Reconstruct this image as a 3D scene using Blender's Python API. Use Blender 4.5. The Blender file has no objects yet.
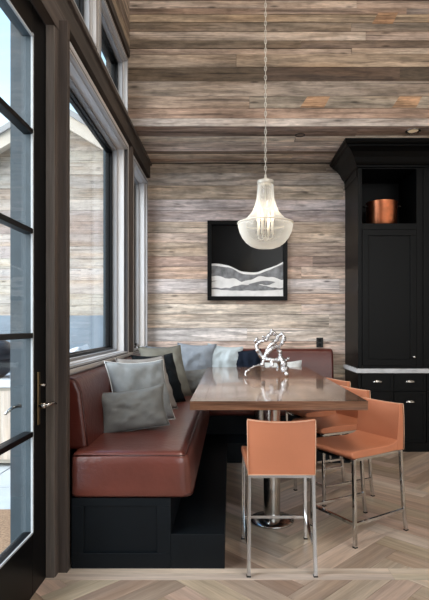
import bpy, bmesh, math, random
from mathutils import Vector, Matrix, noise
R = random.Random(7)
C = bpy.context.scene.collection
PI = math.pi

# ------------------------------------------------------------------ materials
def lin(c):
    def f(v):
        v /= 255.0
        return v/12.92 if v <= .04045 else ((v+.055)/1.055)**2.4
    return (f(c[0]), f(c[1]), f(c[2]), 1)

def new_mat(name):
    m = bpy.data.materials.new(name); m.use_nodes = True
    nt = m.node_tree
    return m, nt, nt.nodes, nt.links, nt.nodes['Principled BSDF']

def plain(name, col, rough=.5, metal=0, spec=.5, bump=0, bscale=60, var=0, vscale=5, coat=0, emit=None, estr=0):
    m, nt, N, L, p = new_mat(name)
    p.inputs['Base Color'].default_value = lin(col)
    p.inputs['Roughness'].default_value = rough
    p.inputs['Metallic'].default_value = metal
    p.inputs['Specular IOR Level'].default_value = spec
    p.inputs['Coat Weight'].default_value = coat
    if emit:
        p.inputs['Emission Color'].default_value = lin(emit); p.inputs['Emission Strength'].default_value = estr
    tc = N.new('ShaderNodeTexCoord')
    if var:
        n = N.new('ShaderNodeTexNoise'); n.inputs['Scale'].default_value = vscale; n.inputs['Detail'].default_value = 5
        L.new(tc.outputs['Object'], n.inputs['Vector'])
        mp = N.new('ShaderNodeMapRange'); mp.inputs['From Min'].default_value = .3; mp.inputs['From Max'].default_value = .7
        mp.inputs['To Min'].default_value = 1-var; mp.inputs['To Max'].default_value = 1+var
        L.new(n.outputs['Fac'], mp.inputs['Value'])
        mx = N.new('ShaderNodeVectorMath'); mx.operation = 'SCALE'; mx.inputs[0].default_value = lin(col)[:3]
        L.new(mp.outputs[0], mx.inputs['Scale']); L.new(mx.outputs[0], p.inputs['Base Color'])
    if bump:
        n2 = N.new('ShaderNodeTexNoise'); n2.inputs['Scale'].default_value = bscale; n2.inputs['Detail'].default_value = 4
        L.new(tc.outputs['Object'], n2.inputs['Vector'])
        b = N.new('ShaderNodeBump'); b.inputs['Strength'].default_value = bump; b.inputs['Distance'].default_value = .01
        L.new(n2.outputs['Fac'], b.inputs['Height']); L.new(b.outputs[0], p.inputs['Normal'])
    return m

def wood(name, rough=.75, streak=.45, fine=.3, knots=True, us=1.3, vs=26, spec=.3, coat=0, bump=.3, blotch=.25, warm=(1.0, .9, .8)):
    """colour per board comes from the 'Col' attribute, grain runs along U"""
    m, nt, N, L, p = new_mat(name)
    uv = N.new('ShaderNodeUVMap'); uv.uv_map = 'UVMap'
    at = N.new('ShaderNodeAttribute'); at.attribute_name = 'Col'
    def nz(su, sv, det, dist=0):
        mp = N.new('ShaderNodeMapping'); mp.inputs['Scale'].default_value = (su, sv, 1)
        L.new(uv.outputs[0], mp.inputs['Vector'])
        n = N.new('ShaderNodeTexNoise'); n.inputs['Scale'].default_value = 1; n.inputs['Detail'].default_value = det
        n.inputs['Distortion'].default_value = dist
        L.new(mp.outputs[0], n.inputs['Vector']); return n.outputs['Fac']
    def rng(sock, a, b, lo, hi):
        r = N.new('ShaderNodeMapRange'); r.inputs['From Min'].default_value = a; r.inputs['From Max'].default_value = b
        r.inputs['To Min'].default_value = lo; r.inputs['To Max'].default_value = hi
        L.new(sock, r.inputs['Value']); return r.outputs[0]
    def mul(a, b):
        q = N.new('ShaderNodeMath'); q.operation = 'MULTIPLY'; L.new(a, q.inputs[0]); L.new(b, q.inputs[1]); return q.outputs[0]
    g1 = nz(us, vs, 6, .4); g2 = nz(us*5, vs*5, 4); g3 = nz(1.1, 5, 3)
    f = mul(mul(rng(g1, .34, .62, 1-streak, 1+streak*.5), rng(g2, .3, .7, 1-fine, 1+fine)), rng(g3, .3, .7, 1-blotch, 1+blotch))
    if knots:
        mp = N.new('ShaderNodeMapping'); mp.inputs['Scale'].default_value = (2.2, 9, 1); L.new(uv.outputs[0], mp.inputs['Vector'])
        v = N.new('ShaderNodeTexVoronoi'); v.inputs['Scale'].default_value = 1; L.new(mp.outputs[0], v.inputs['Vector'])
        f = mul(f, rng(v.outputs['Distance'], .04, .13, .35, 1))
        f = mul(f, rng(nz(.9, 55, 3, .6), .33, .40, .45, 1))          # long drying cracks
        f = mul(f, rng(nz(9, 14, 5), .36, .5, .82, 1))                # weather spots
    # warm/cool drift inside a board
    mix = N.new('ShaderNodeMix'); mix.data_type = 'RGBA'; mix.blend_type = 'MULTIPLY'
    L.new(rng(nz(.8, 7, 3), .45, .65, 0, 1), mix.inputs['Factor'])
    L.new(at.outputs['Color'], mix.inputs['A']); mix.inputs['B'].default_value = (*warm, 1)
    sc = N.new('ShaderNodeVectorMath'); sc.operation = 'SCALE'
    L.new(mix.outputs['Result'], sc.inputs[0]); L.new(f, sc.inputs['Scale'])
    L.new(sc.outputs[0], p.inputs['Base Color'])
    p.inputs['Roughness'].default_value = rough; p.inputs['Specular IOR Level'].default_value = spec
    p.inputs['Coat Weight'].default_value = coat; p.inputs['Coat Roughness'].default_value = .06
    b = N.new('ShaderNodeBump'); b.inputs['Strength'].default_value = bump; b.inputs['Distance'].default_value = .006
    L.new(g1, b.inputs['Height']); L.new(b.outputs[0], p.inputs['Normal'])
    return m

def glass(name, tint=(1, 1, 1), milk=0.0, refl=1.0):
    m, nt, N, L, p = new_mat(name); N.remove(p)
    out = N['Material Output']
    tr = N.new('ShaderNodeBsdfTransparent'); tr.inputs[0].default_value = (*tint, 1)
    gl = N.new('ShaderNodeBsdfGlossy'); gl.inputs['Roughness'].default_value = .03
    fr = N.new('ShaderNodeLayerWeight'); fr.inputs['Blend'].default_value = .5
    pw = N.new('ShaderNodeMath'); pw.operation = 'POWER'; pw.inputs[1].default_value = 4; L.new(fr.outputs['Facing'], pw.inputs[0])
    mu = N.new('ShaderNodeMath'); mu.operation = 'MULTIPLY_ADD'; mu.inputs[1].default_value = .5*refl; mu.inputs[2].default_value = .025*refl; L.new(pw.outputs[0], mu.inputs[0])
    mx = N.new('ShaderNodeMixShader'); L.new(mu.outputs[0], mx.inputs[0]); L.new(tr.outputs[0], mx.inputs[1]); L.new(gl.outputs[0], mx.inputs[2])
    last = mx
    if milk:
        d = N.new('ShaderNodeBsdfTranslucent'); d.inputs[0].default_value = (.95, .95, .93, 1)
        d2 = N.new('ShaderNodeBsdfDiffuse'); d2.inputs[0].default_value = (.95, .95, .93, 1)
        a = N.new('ShaderNodeAddShader'); 
        m1 = N.new('ShaderNodeMixShader'); m1.inputs[0].default_value = .5; L.new(d.outputs[0], m1.inputs[1]); L.new(d2.outputs[0], m1.inputs[2])
        lw = N.new('ShaderNodeLayerWeight'); lw.inputs['Blend'].default_value = .55
        tc = N.new('ShaderNodeTexCoord'); n = N.new('ShaderNodeTexNoise'); n.inputs['Scale'].default_value = 30
        L.new(tc.outputs['Object'], n.inputs['Vector'])
        mm = N.new('ShaderNodeMapRange'); mm.inputs['To Min'].default_value = milk*.35; mm.inputs['To Max'].default_value = min(1, milk*2.2)
        L.new(lw.outputs['Facing'], mm.inputs['Value'])
        m2 = N.new('ShaderNodeMixShader'); L.new(mm.outputs[0], m2.inputs[0]); L.new(mx.outputs[0], m2.inputs[1]); L.new(m1.outputs[0], m2.inputs[2])
        b = N.new('ShaderNodeBump'); b.inputs['Strength'].default_value = .6; L.new(n.outputs['Fac'], b.inputs['Height']); L.new(b.outputs[0], gl.inputs['Normal'])
        last = m2
        N.remove(a)
    L.new(last.outputs[0], out.inputs['Surface'])
    return m

M = {}
M['barn'] = wood('reclaimed_boards', streak=.42, fine=.22, blotch=.3, us=2.2, vs=22, bump=.5, warm=(1,.93,.86))
M['facade'] = wood('pale_facade_boards', streak=.16, fine=.1, blotch=.12, us=2, vs=14)
M['floor'] = wood('oak_parquet', rough=.38, streak=.22, fine=.12, knots=False, us=1.5, vs=22, spec=.45, bump=.1, blotch=.12, warm=(1, .95, .9))
M['table'] = wood('table_walnut', rough=.16, streak=.5, fine=.22, knots=False, us=2, vs=30, spec=.5, coat=.6, bump=.08, blotch=.2)
M['darkpost'] = wood('dark_post_wood', rough=.7, streak=.25, fine=.12, knots=False, blotch=.12)
M['casing'] = wood('grey_casing_wood', rough=.6, streak=.07, fine=.05, knots=False, blotch=.05, bump=.05)
M['black'] = plain('black_paint', (5, 6, 8), .35, spec=.16, var=.15)
M['cab'] = plain('black_cabinet_paint', (4, 5, 6), .42, spec=.14, var=.1)
M['base'] = plain('charcoal_bench_paint', (12, 18, 23), .5, spec=.2, var=.15)
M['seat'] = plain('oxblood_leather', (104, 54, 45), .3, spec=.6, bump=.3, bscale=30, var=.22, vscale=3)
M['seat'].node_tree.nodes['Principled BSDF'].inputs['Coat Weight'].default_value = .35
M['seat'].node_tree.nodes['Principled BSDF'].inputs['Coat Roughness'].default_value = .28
M['backleather_shaded'] = plain('shaded_oxblood_leather', (80, 33, 25), .33, spec=.55, bump=.25, bscale=30, var=.25, vscale=3)  # redder than the seat, and darkened to hold the shade on the backrests
M['pipe'] = plain('dark_piping', (62, 28, 24), .4)
M['tan'] = plain('tan_leather', (206, 132, 98), .42, spec=.4, bump=.08, bscale=120, var=.06, vscale=4)
M['stitch'] = plain('pale_stitching', (232, 190, 160), .6)
M['chrome'] = plain('chrome', (205, 205, 205), .1, 1)
M['steel'] = plain('brushed_steel', (190, 188, 184), .2, 1)
M['silver'] = plain('silver_leaf', (205, 205, 208), .26, 1, bump=.9, bscale=70)
M['copper'] = plain('copper', (240, 150, 108), .3, 1, var=.15, vscale=14)
M['copper_in'] = plain('pot_iron', (30, 26, 24), .5, .6)
M['marble'] = plain('pale_marble', (190, 192, 196), .25, var=.18, vscale=9)
M['rubber'] = plain('black_rubber', (20, 20, 20), .6)
M['brass'] = plain('aged_brass', (150, 132, 98), .3, 1)
M['whitecord'] = plain('white_chain_metal', (205, 200, 190), .35, .3)
M['wallback'] = plain('dark_gap', (30, 26, 24), .9)
M['plaster'] = plain('warm_white_plaster', (200, 192, 182), .9)
M['ext'] = plain('blue_grey_cladding', (50, 64, 72), .6, var=.12, vscale=12)
M['concrete'] = plain('patio_concrete', (196, 200, 202), .8, var=.08, vscale=3, bump=.2)
M['coir'] = plain('brown_coir', (168, 134, 104), .95, var=.35, vscale=60, bump=.8, bscale=150)
M['stone'] = plain('grey_stone_band', (120, 132, 142), .8, var=.15, vscale=4)
M['snow'] = plain('pale_rock', (205, 210, 215), .85, var=.15, vscale=6, bump=.5, bscale=8)
M['gate'] = wood('pale_outdoor_wood', rough=.8, streak=.2, fine=.1, knots=False, blotch=.1)
M['fascia'] = plain('pale_fascia', (200, 188, 172), .7, var=.1)
M['roof'] = plain('grey_roof_metal', (150, 148, 146), .6, var=.1)
M['paper'] = plain('art_white_sand', (226, 226, 226), .6, var=.14, vscale=7)
M['dunegrey'] = plain('art_grey_sand', (118, 120, 124), .6, var=.45, vscale=16)
M['artblack'] = plain('art_black', (7, 7, 8), .2, spec=.2)
M['winglass'] = glass('window_glass', (.97, .99, 1), refl=.6)
M['lampglass'] = glass('lamp_glass', (.97, .97, .96), milk=.27)
M['candle'] = plain('candle_sleeve', (236, 228, 214), .5)
M['bulb'] = plain('lit_bulb', (255, 240, 215), .3, emit=(255, 226, 180), estr=2.2)
M['grill'] = plain('dark_grill_enamel', (30, 42, 50), .35)
def fabric(name, col, var=.08):
    m = plain(name, col, .9, spec=.15, bump=.35, bscale=260, var=var, vscale=14); return m
M['f_grey'] = fabric('grey_linen', (120, 121, 119))
M['f_light'] = fabric('light_grey_linen', (140, 145, 147), .12)
M['f_band'] = fabric('mushroom_linen', (146, 142, 138))
M['f_black'] = fabric('black_velvet', (20, 25, 29))
M['f_sage'] = fabric('warm_grey_linen', (132, 132, 124))
M['f_blue'] = fabric('blue_grey_velvet', (140, 148, 158), .12)
M['f_low'] = fabric('soft_grey_velvet', (124, 132, 140), .12)
M['f_pale'] = fabric('pale_grey_silk', (188, 200, 206))
M['f_navy'] = fabric('navy_velvet', (24, 32, 46))
M['f_white'] = fabric('white_linen', (214, 216, 216))

# ------------------------------------------------------------------ mesh builder
class MB:
    def __init__(s): s.v = []; s.f = []; s.uv = []; s.col = []
    def add(s, vs, fs, uvs=None, col=None):
        b = len(s.v); s.v += [tuple(v) for v in vs]
        for i, f in enumerate(fs):
            s.f.append([b+k for k in f]); s.uv.append(uvs[i] if uvs else None); s.col.append(col)
        return s
    def box(s, x0, x1, y0, y1, z0, z1, col=None):
        vs = [(x, y, z) for x in (x0, x1) for y in (y0, y1) for z in (z0, z1)]
        fs = [(0,1,3,2), (4,6,7,5), (0,4,5,1), (2,3,7,6), (0,2,6,4), (1,5,7,3)]
        return s.add(vs, fs, col=col)
    def plank(s, o, u, v, n, L, W, T, col):
        o, u, v, n = map(Vector, (o, u, v, n))
        ou, ov = R.uniform(0, 90), R.uniform(0, 90)
        ps = [(a, b, c) for a in (0, L) for b in (0, W) for c in (0, T)]
        vs = [o+u*a+v*b+n*c for a, b, c in ps]
        fs = [(0,1,3,2), (4,6,7,5), (0,4,5,1), (2,3,7,6), (0,2,6,4), (1,5,7,3)]
        uvs = [[(ps[k][0]+ou+ps[k][2]*.3, ps[k][1]+ov+ps[k][2]) for k in f] for f in fs]
        return s.add(vs, fs, uvs, col)
    def prism(s, poly, axis, a, b):
        """poly: 2-D points in the plane across 'axis'"""
        def P(p, t):
            return {'x': (t, p[0], p[1]), 'y': (p[0], t, p[1]), 'z': (p[0], p[1], t)}[axis]
        n = len(poly)
        vs = [P(p, a) for p in poly]+[P(p, b) for p in poly]
        fs = [tuple(range(n)), tuple(range(2*n-1, n-1, -1))]+[(i, (i+1) % n, n+(i+1) % n, n+i) for i in range(n)]
        return s.add(vs, fs)
    def lathe(s, prof, c=(0,0,0), seg=32, cap=True):
        vs = []; n = len(prof)
        for r, z in prof:
            for k in range(seg):
                a = 2*PI*k/seg; vs.append((c[0]+r*math.cos(a), c[1]+r*math.sin(a), c[2]+z))
        fs = [(i*seg+k, i*seg+(k+1) % seg, (i+1)*seg+(k+1) % seg, (i+1)*seg+k) for i in range(n-1) for k in range(seg)]
        if cap: fs += [tuple(range(seg-1, -1, -1)), tuple(range((n-1)*seg, n*seg))]
        return s.add(vs, fs)
    def tube(s, pts, r, seg=8, closed=False, square=False):
        pts = [Vector(p) for p in pts]; n = len(pts)
        rr = r if isinstance(r, (list, tuple)) else [r]*n
        if square: seg = 4
        vs = []; prev = None
        for i, p in enumerate(pts):
            t = (pts[(i+1) % n]-pts[i-1]) if closed else (pts[min(i+1, n-1)]-pts[max(i-1, 0)])
            t.normalize()
            if prev is None:
                ref = Vector((1, 0, 0)) if abs(t.x) < .8 else Vector((0, 1, 0))
                a = (ref-t*ref.dot(t)).normalized()
            else:
                a = (prev-t*prev.dot(t)).normalized()
            prev = a; b = t.cross(a)
            for k in range(seg):
                th = 2*PI*k/seg+(PI/4 if square else 0)
                q = rr[i]*(1.414 if square else 1)
                vs.append(p+a*math.cos(th)*q+b*math.sin(th)*q)
        m = n if closed else n-1
        fs = [(i*seg+k, i*seg+(k+1) % seg, ((i+1) % n)*seg+(k+1) % seg, ((i+1) % n)*seg+k) for i in range(m) for k in range(seg)]
        if not closed: fs += [tuple(range(seg-1, -1, -1)), tuple(range((n-1)*seg, n*seg))]
        return s.add(vs, fs)
    def ball(s, c, r, seg=12, sz=1):
        prof = [(max(1e-4, r*math.sin(PI*i/8)), -r*sz*math.cos(PI*i/8)) for i in range(9)]
        return s.lathe(prof, c, seg)

def obj(name, mb, mat, parent=None, smooth=False, bevel=0, seg=2, sub=0, label=None, recalc=True):
    me = bpy.data.meshes.new(name); me.from_pydata(mb.v, [], mb.f)
    ul = me.uv_layers.new(name='UVMap')
    me.color_attributes.new('Col', 'FLOAT_COLOR', 'CORNER')
    ul = me.uv_layers['UVMap']; ca = me.color_attributes['Col']
    for i, p in enumerate(me.polygons):
        uvs, col = mb.uv[i], mb.col[i]
        for j, li in enumerate(p.loop_indices):
            if uvs: ul.data[li].uv = uvs[j]
            else:
                v = me.vertices[me.loops[li].vertex_index].co; n = p.normal
                # long way along Z for uprights, else along the horizontal
                ul.data[li].uv = (v.z+v.x*.1+7, v.x+v.y+3) if mb_vert.get(name) else (v.x+v.y, v.z+v.y*.5)
            if col: ca.data[li].color = col
    if recalc:
        bm = bmesh.new(); bm.from_mesh(me); bmesh.ops.recalc_face_normals(bm, faces=bm.faces); bm.to_mesh(me); bm.free()
    me.materials.append(M[mat] if isinstance(mat, str) else mat)
    o = bpy.data.objects.new(name, me); C.objects.link(o)
    if parent: o.parent = parent
    if smooth:
        for p in me.polygons: p.use_smooth = True
    if bevel:
        b = o.modifiers.new('bevel', 'BEVEL'); b.width = bevel; b.segments = seg; b.limit_method = 'ANGLE'; b.angle_limit = math.radians(40)
        for p in me.polygons: p.use_smooth = True
        w = o.modifiers.new('wn', 'WEIGHTED_NORMAL'); w.keep_sharp = False
    if sub:
        q = o.modifiers.new('sub', 'SUBSURF'); q.levels = sub; q.render_levels = sub
    if label: o['label'] = label
    return o
mb_vert = {}
def thing(name, label, cat, loc=(0,0,0), rz=0, group=None):
    o = bpy.data.objects.new(name, None); C.objects.link(o); o.empty_display_size = .1
    o.location = loc; o.rotation_euler = (0, 0, rz); o['label'] = label; o['category'] = cat
    if group: o['group'] = group
    return o
def tag(o, label, cat, group=None):
    o['label'] = label; o['category'] = cat
    if group: o['group'] = group
    return o
def struct(o): o['kind'] = 'structure'; return o
def sthing(name):
    o = bpy.data.objects.new(name, None); C.objects.link(o); o['kind'] = 'structure'; return o
def dup(root, loc, rz, label):
    r = root.copy(); C.objects.link(r); r.location = loc; r.rotation_euler = (0, 0, rz); r['label'] = label
    for ch in list(root.children):
        c = ch.copy(); C.objects.link(c); c.parent = r
        for g in list(ch.children):
            d = g.copy(); C.objects.link(d); d.parent = c
    return r

XW = -1.02      # inner face of the window wall
YU = 4.98       # upper board wall
YB = 6.13       # back wall of the nook
ZS = 3.38       # soffit height
ZC = 5.6

def jit(c, a=10):
    d = R.uniform(-a, a); return lin((max(0, c[0]+d+R.uniform(-3, 3)), max(0, c[1]+d+R.uniform(-2, 2)), max(0, c[2]+d+R.uniform(-3, 3))))

# ------------------------------------------------------------------ floor
def floor():
    mb = MB(); w, L = .15, .9
    c, s = math.cos(PI/4), math.sin(PI/4)
    def rot(x, y): return (c*x-s*y, s*x+c*y)
    pal = [(190,170,152), (176,156,138), (202,184,166), (162,143,126), (208,192,176), (182,163,146), (194,174,155)]
    for a in range(-45, 70):
        for b in range(-8, 9):
            for kind in (0, 1):
                ox = a*w+b*L; oy = a*w-b*L
                if kind: oy += w
                cx, cy = rot(ox, oy)
                cx += .4; cy += 1.2
                if not (-2.2 < cx < 6.8 and -3.2 < cy < 7.2): continue
                g = .0012
                if kind == 0:
                    u = rot(1, 0); v = rot(0, 1)
                else:
                    u = rot(0, 1); v = rot(-1, 0)
                    ox += w; cx, cy = rot(ox, oy); cx += .4; cy += 1.2
                o = (cx+u[0]*g+v[0]*g, cy+u[1]*g+v[1]*g, -.02)
                mb.plank(o, (*u, 0), (*v, 0), (0, 0, 1), L-2*g, w-2*g, .02, jit(R.choice(pal), 11))
    o = obj('floor', mb, 'floor')
    bm = bmesh.new(); bm.from_mesh(o.data)
    for co, no in (((XW, 0, 0), (-1, 0, 0)), ((6, 0, 0), (1, 0, 0)), ((0, YB, 0), (0, 1, 0)), ((0, -2.5, 0), (0, -1, 0))):
        bmesh.ops.bisect_plane(bm, geom=bm.verts[:]+bm.edges[:]+bm.faces[:], plane_co=co, plane_no=no, clear_outer=True)
    bm.to_mesh(o.data); bm.free()
    struct(o)
    mb = MB(); x = XW
    while x < 6:
        l = R.uniform(1.6, 2.4)
        for yy, ww in ((2.745, .062), (2.81, .062)):
            mb.plank((x, yy, -.018), (1,0,0), (0,1,0), (0,0,1), min(l, 6-x)-.002, ww, .0195, jit((204,190,174), 5))
        x += l
    struct(obj('trim_1', mb, 'floor'))
    mb = MB(); mb.box(XW-.02, 6, -2.5, YB, -.12, -.022); struct(obj('subfloor_slab', mb, 'wallback'))
floor()

# ------------------------------------------------------------------ board walls and soffit
def rows_random(z0, z1, pal, hs=(.12, .19)):
    out = []; z = z0
    while z < z1-.03:
        h = min(R.uniform(*hs), z1-z)
        if z1-z-h < .05: h = z1-z
        out.append((z, h, R.choice(pal))); z += h
    return out
lowpal = [(204,190,178), (190,172,158), (210,198,190), (178,160,146), (198,180,166), (184,174,168), (202,194,190), (168,150,138)]
def boards(name, rows, x0, x1, mk, lens=(1.4, 3.6), sp=9):
    mb = MB()
    for z, h, colr in rows:
        x = x0-R.uniform(0, .8)
        while x < x1:
            l = R.uniform(*lens); a = max(x, x0); b = min(x+l, x1)
            if b-a > .02:
                t = .015+R.uniform(0, .011)
                mk(mb, a, b-.002, z+.002, h-.004, t, jit(colr, sp))
            x += l
    return mb
# back wall of the nook
mb = boards('wall_back', rows_random(.0, ZS, lowpal), XW, 4.2,
            lambda mb, a, b, z, h, t, c: mb.plank((a, YB+.026, z), (1,0,0), (0,0,1), (0,-1,0), b-a, h, t, c))
mb.box(XW-.2, 4.2, YB+.027, YB+.15, 0, ZS+.1, (.01,.01,.01,1))
struct(obj('wall_back', mb, 'barn'))
# soffit
sofpal = [(150,132,118), (176,160,148), (120,104,92), (168,150,138), (138,120,106)]
rws = []; y = YU+.02
for h, c_ in ((.12,(170,152,140)), (.13,(140,122,108)), (.17,(224,214,202)), (.13,(206,192,178)), (.15,(222,210,198)), (.10,(126,108,96)), (.15,(206,190,176)), (.12,(164,146,132)), (.2,(196,180,166))):
    hh = min(h, YB-y)
    if hh > .01: rws.append((y, hh, c_))
    y += h
mb = boards('soffit', rws, XW, 4.2, lambda mb, a, b, z, h, t, c: mb.plank((a, z, ZS+.025), (1,0,0), (0,1,0), (0,0,-1), b-a, h, t, c))
mb.box(XW-.2, 4.2, YU+.02, YB+.15, ZS+.026, ZS+.12, (.01,.01,.01,1))
struct(obj('ceiling', mb, 'barn'))
# upper wall (rows read off the photograph, from the top down, in pixels)
def zy(y): return 1.4+(325-y)*YU/500
up = [(0,8,(178,160,146)), (8,14,(150,134,122)), (14,22,(158,138,118)), (22,31,(132,118,106)), (31,40,(184,166,150)), (40,48,(112,96,84)),
      (48,54,(182,164,146)), (54,67,(154,138,120)), (67,81,(98,84,74)), (81,96,(148,134,124)), (96,108,(150,134,120)), (108,118,(170,150,130)), (118,127,(182,170,160))]
rws = [(zy(b), zy(a)-zy(b), c) for a, b, c in up]
rws += rows_random(zy(0), ZC, [(150,134,120), (120,104,92), (176,158,142)])
rws[12] = (ZS+.002, zy(118)-ZS-.002, rws[12][2])
mb = boards('wall_upper', rws, XW-.14, 4.2, lambda mb, a, b, z, h, t, c: mb.plank((a, YU+.026, z), (1,0,0), (0,0,1), (0,-1,0), b-a, h, t, c), lens=(1.2, 3.8), sp=11)
for x, y_, w_ in ((300, 102, .30), (392, 102, .3), (372, 18, .26)):   # stained patches with slanted ends
    X = (x-230)*YU/500; z = zy(y_); h = .055
    vs = [(X, YU-.0005, z-h), (X+w_*.8, YU-.0005, z-h), (X+w_, YU-.0005, z+h), (X+w_*.25, YU-.0005, z+h)]
    mb.add(vs+[(a, b+.004, c) for a, b, c in vs], [(0,1,2,3), (7,6,5,4), (0,4,5,1), (1,5,6,2), (2,6,7,3), (3,7,4,0)],
           [[(X*3, z), (X*3+.28, z), (X*3+.33, z+.1), (X*3+.08, z+.1)]]+[[(0,0)]*4]*5, lin((166,132,104)))
mb.box(XW-.2, 4.2, YU+.027, YU+.1, ZS+.03, ZC, (.01,.01,.01,1))
struct(obj('wall_upper', mb, 'barn'))
mb = MB(); mb.box(XW-.3, 6, -2.5, YU+.1, ZC, ZC+.1); struct(obj('ceiling_high', mb, 'plaster'))
mb = MB(); mb.box(4.2, 4.35, 3.2, YB+.15, 0, ZC); struct(obj('wall_right', mb, 'plaster'))
mb = MB(); mb.box(6, 6.15, -2.5, 3.2, 0, ZC); mb.box(4.35, 6, 3.2, 3.35, 0, ZC); struct(obj('wall_right_far', mb, 'plaster'))
mb = MB(); mb.box(XW-.2, .2, -2.65, -2.5, 0, ZC); mb.box(5, 6.15, -2.65, -2.5, 0, ZC); mb.box(.2, 5, -2.65, -2.5, 4.2, ZC); mb.box(.2, 5, -2.65, -2.5, 0, .5); struct(obj('wall_front', mb, 'plaster'))

# ------------------------------------------------------------------ window wall
DP = lin((66, 60, 56)); DP2 = lin((84, 76, 72)); CG = lin((186, 186, 188)); CGd = lin((140, 142, 146))
def upright(mb, x0, x1, y0, y1, z0, z1, c):
    """a post: grain runs up"""
    o = Vector((x0, y0, z0)); vs = [(x, y, z) for x in (x0, x1) for y in (y0, y1) for z in (z0, z1)]
    fs = [(0,1,3,2), (4,6,7,5), (0,4,5,1), (2,3,7,6), (0,2,6,4), (1,5,7,3)]
    k = R.uniform(0, 50)
    mb.add(vs, fs, [[(vs[i][2]+k, vs[i][0]+vs[i][1]+k) for i in f] for f in fs], c)
def along(mb, x0, x1, y0, y1, z0, z1, c):
    """a rail along Y: grain runs along Y"""
    vs = [(x, y, z) for x in (x0, x1) for y in (y0, y1) for z in (z0, z1)]
    fs = [(0,1,3,2), (4,6,7,5), (0,4,5,1), (2,3,7,6), (0,2,6,4), (1,5,7,3)]
    k = R.uniform(0, 50)
    mb.add(vs, fs, [[(vs[i][1]+k, vs[i][0]+vs[i][2]+k) for i in f] for f in fs], c)

XO = -1.2      # outer face
M['extwall'] = M['ext']
mb = MB()
B = [(2.9, YB, 0, 1.10), (4.83, 5.14, 1.10, 3.14), (6.0, YB, 1.10, 3.14), (2.9, YB, 3.14, 3.42),
     (-2.5, 2.9, 3.09, 3.42), (3.72, 3.83, 3.42, 4.0), (4.84, YU, 3.42, 4.0), (-2.5, 0.9, 3.42, 4.0), (-2.5, YU, 4.0, ZC), (2.78, 2.98, 0, 3.14), (-2.5, 1.7, 0, 3.09)]
for y0, y1, z0, z1 in B: along(mb, XO, XW, y0, y1, z0, z1, DP)
struct(obj('wall_left', mb, 'darkpost'))
mb = MB()
for z, h, c_ in rows_random(4.13, ZC, [(150,134,120), (120,104,92), (176,158,142)]): mb.plank((XW, 1.0, z), (0,1,0), (0,0,1), (1,0,0), YU-1.0, h-.004, .02, jit(c_, 8))
struct(obj('wall_left_boards', mb, 'barn'))
mb = MB()
for y0, y1, z0, z1 in ((2.9, YB+.2, -.2, 1.10), (2.9, YB+.2, 3.16, 3.4), (2.80, 2.96, -.2, 3.2), (-2.5, 1.7, -.2, 3.1), (-2.5, 2.8, 3.1, 3.42), (4.85, 5.12, 1.1, 3.2), (-2.5, YU, 4.02, ZC+.2)):
    mb.box(XO-.03, XO-.002, y0, y1, z0, z1)
struct(obj('wall_exterior_left', mb, 'ext'))
# wooden post beside the door (two steps) and the header beam
mb = MB(); upright(mb, XW, -.968, 2.775, 2.868, 0, 3.12, DP2); upright(mb, XW, -.918, 2.82, 2.868, 0, 3.12, lin((74, 66, 62)))
upright(mb, XW, -.972, 2.765, 2.775, 0, 3.12, lin((104, 98, 94)))
struct(obj('trim_2', mb, 'darkpost', bevel=.003))
mb = MB(); along(mb, XW, -.975, 1.2, YB-.01, 3.2, 3.37, DP); along(mb, XW, -.955, 1.2, YB-.01, 3.345, 3.376, DP2)
along(mb, XW, -.965, 1.6, 2.99, 3.06, 3.2, DP2)
struct(obj('trim_3', mb, 'darkpost', bevel=.003))
mb = MB(); upright(mb, XW, -.985, 5.03, 5.10, 1.1, 3.2, DP2); along(mb, XW, -.992, 2.0, YU-.02, 4.05, 4.13, DP)
struct(obj('trim_4', mb, 'darkpost', bevel=.003))

def window(name, y0, y1, z0, z1, cas=.1, xs=-1.17, lcas=True):
    """opening y0..y1, z0..z1 ; casing on the wall face, liner in the reveal, black sash, pane"""
    w = sthing(name)
    mb = MB(); X0, X1, X2 = XW, XW+.022, XW+.034
    def ring(f, a0, a1, b0, b1, t, xa, xb, c, lft=True):
        along(mb, xa, xb, a0, a1, b1-t, b1, c); along(mb, xa, xb, a0, a1, b0, b0+t, c)
        upright(mb, xa, xb, a1-t, a1, b0+t, b1-t, c)
        if lft: upright(mb, xa, xb, a0, a0+t, b0+t, b1-t, c)
    ring(0, y0-cas, y1+cas, z0-cas*.6, z1+cas*.6, cas*.6, X0, X1, CG)
    ring(0, y0-cas*.4, y1+cas*.4, z0-.02, z1+.02, .035, X0, X2-.004, lin((168,168,170)))
    gd = lin((60, 60, 64))
    ring(0, y0-cas*.4-.006, y1+cas*.4+.006, z0-.026, z1+.026, .008, X0, X1+.0005, gd)
    ring(0, y0-.006, y1+.006, z0-.006, z1+.006, .008, X0, X2-.0035, gd)
    obj('casing', mb, 'casing', w)
    mb = MB(); ring(0, y0-.001, y1+.001, z0-.001, z1+.001, .022, xs+.06, X0-.001, CG)
    ring(0, y0+.02, y1-.02, z0+.02, z1-.02, .02, xs+.045, xs+.085, CGd)
    obj('liner', mb, 'casing', w)
    mb = MB(); ring(0, y0+.0, y1-.0, z0, z1, .06, xs-.02, xs+.045, None)
    ring(0, y0+.05, y1-.05, z0+.05, z1-.05, .018, xs-.01, xs+.02, None)
    obj('sash', mb, 'black', w, bevel=.003)
    mb = MB(); mb.box(xs-.004, xs+.004, y0+.055, y1-.055, z0+.055, z1-.055)
    obj('pane', mb, 'winglass', w)
    return w
w1 = window('window_1', 3.02, 4.83, 1.13, 3.11)
w2 = window('window_2', 5.17, 5.98, 1.13, 3.11, cas=.08)
window('window_3', .95, 3.72, 3.45, 3.96, cas=.045, xs=-1.12)
window('window_4', 3.83, 4.84, 3.45, 3.96, cas=.045, xs=-1.12)
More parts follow.
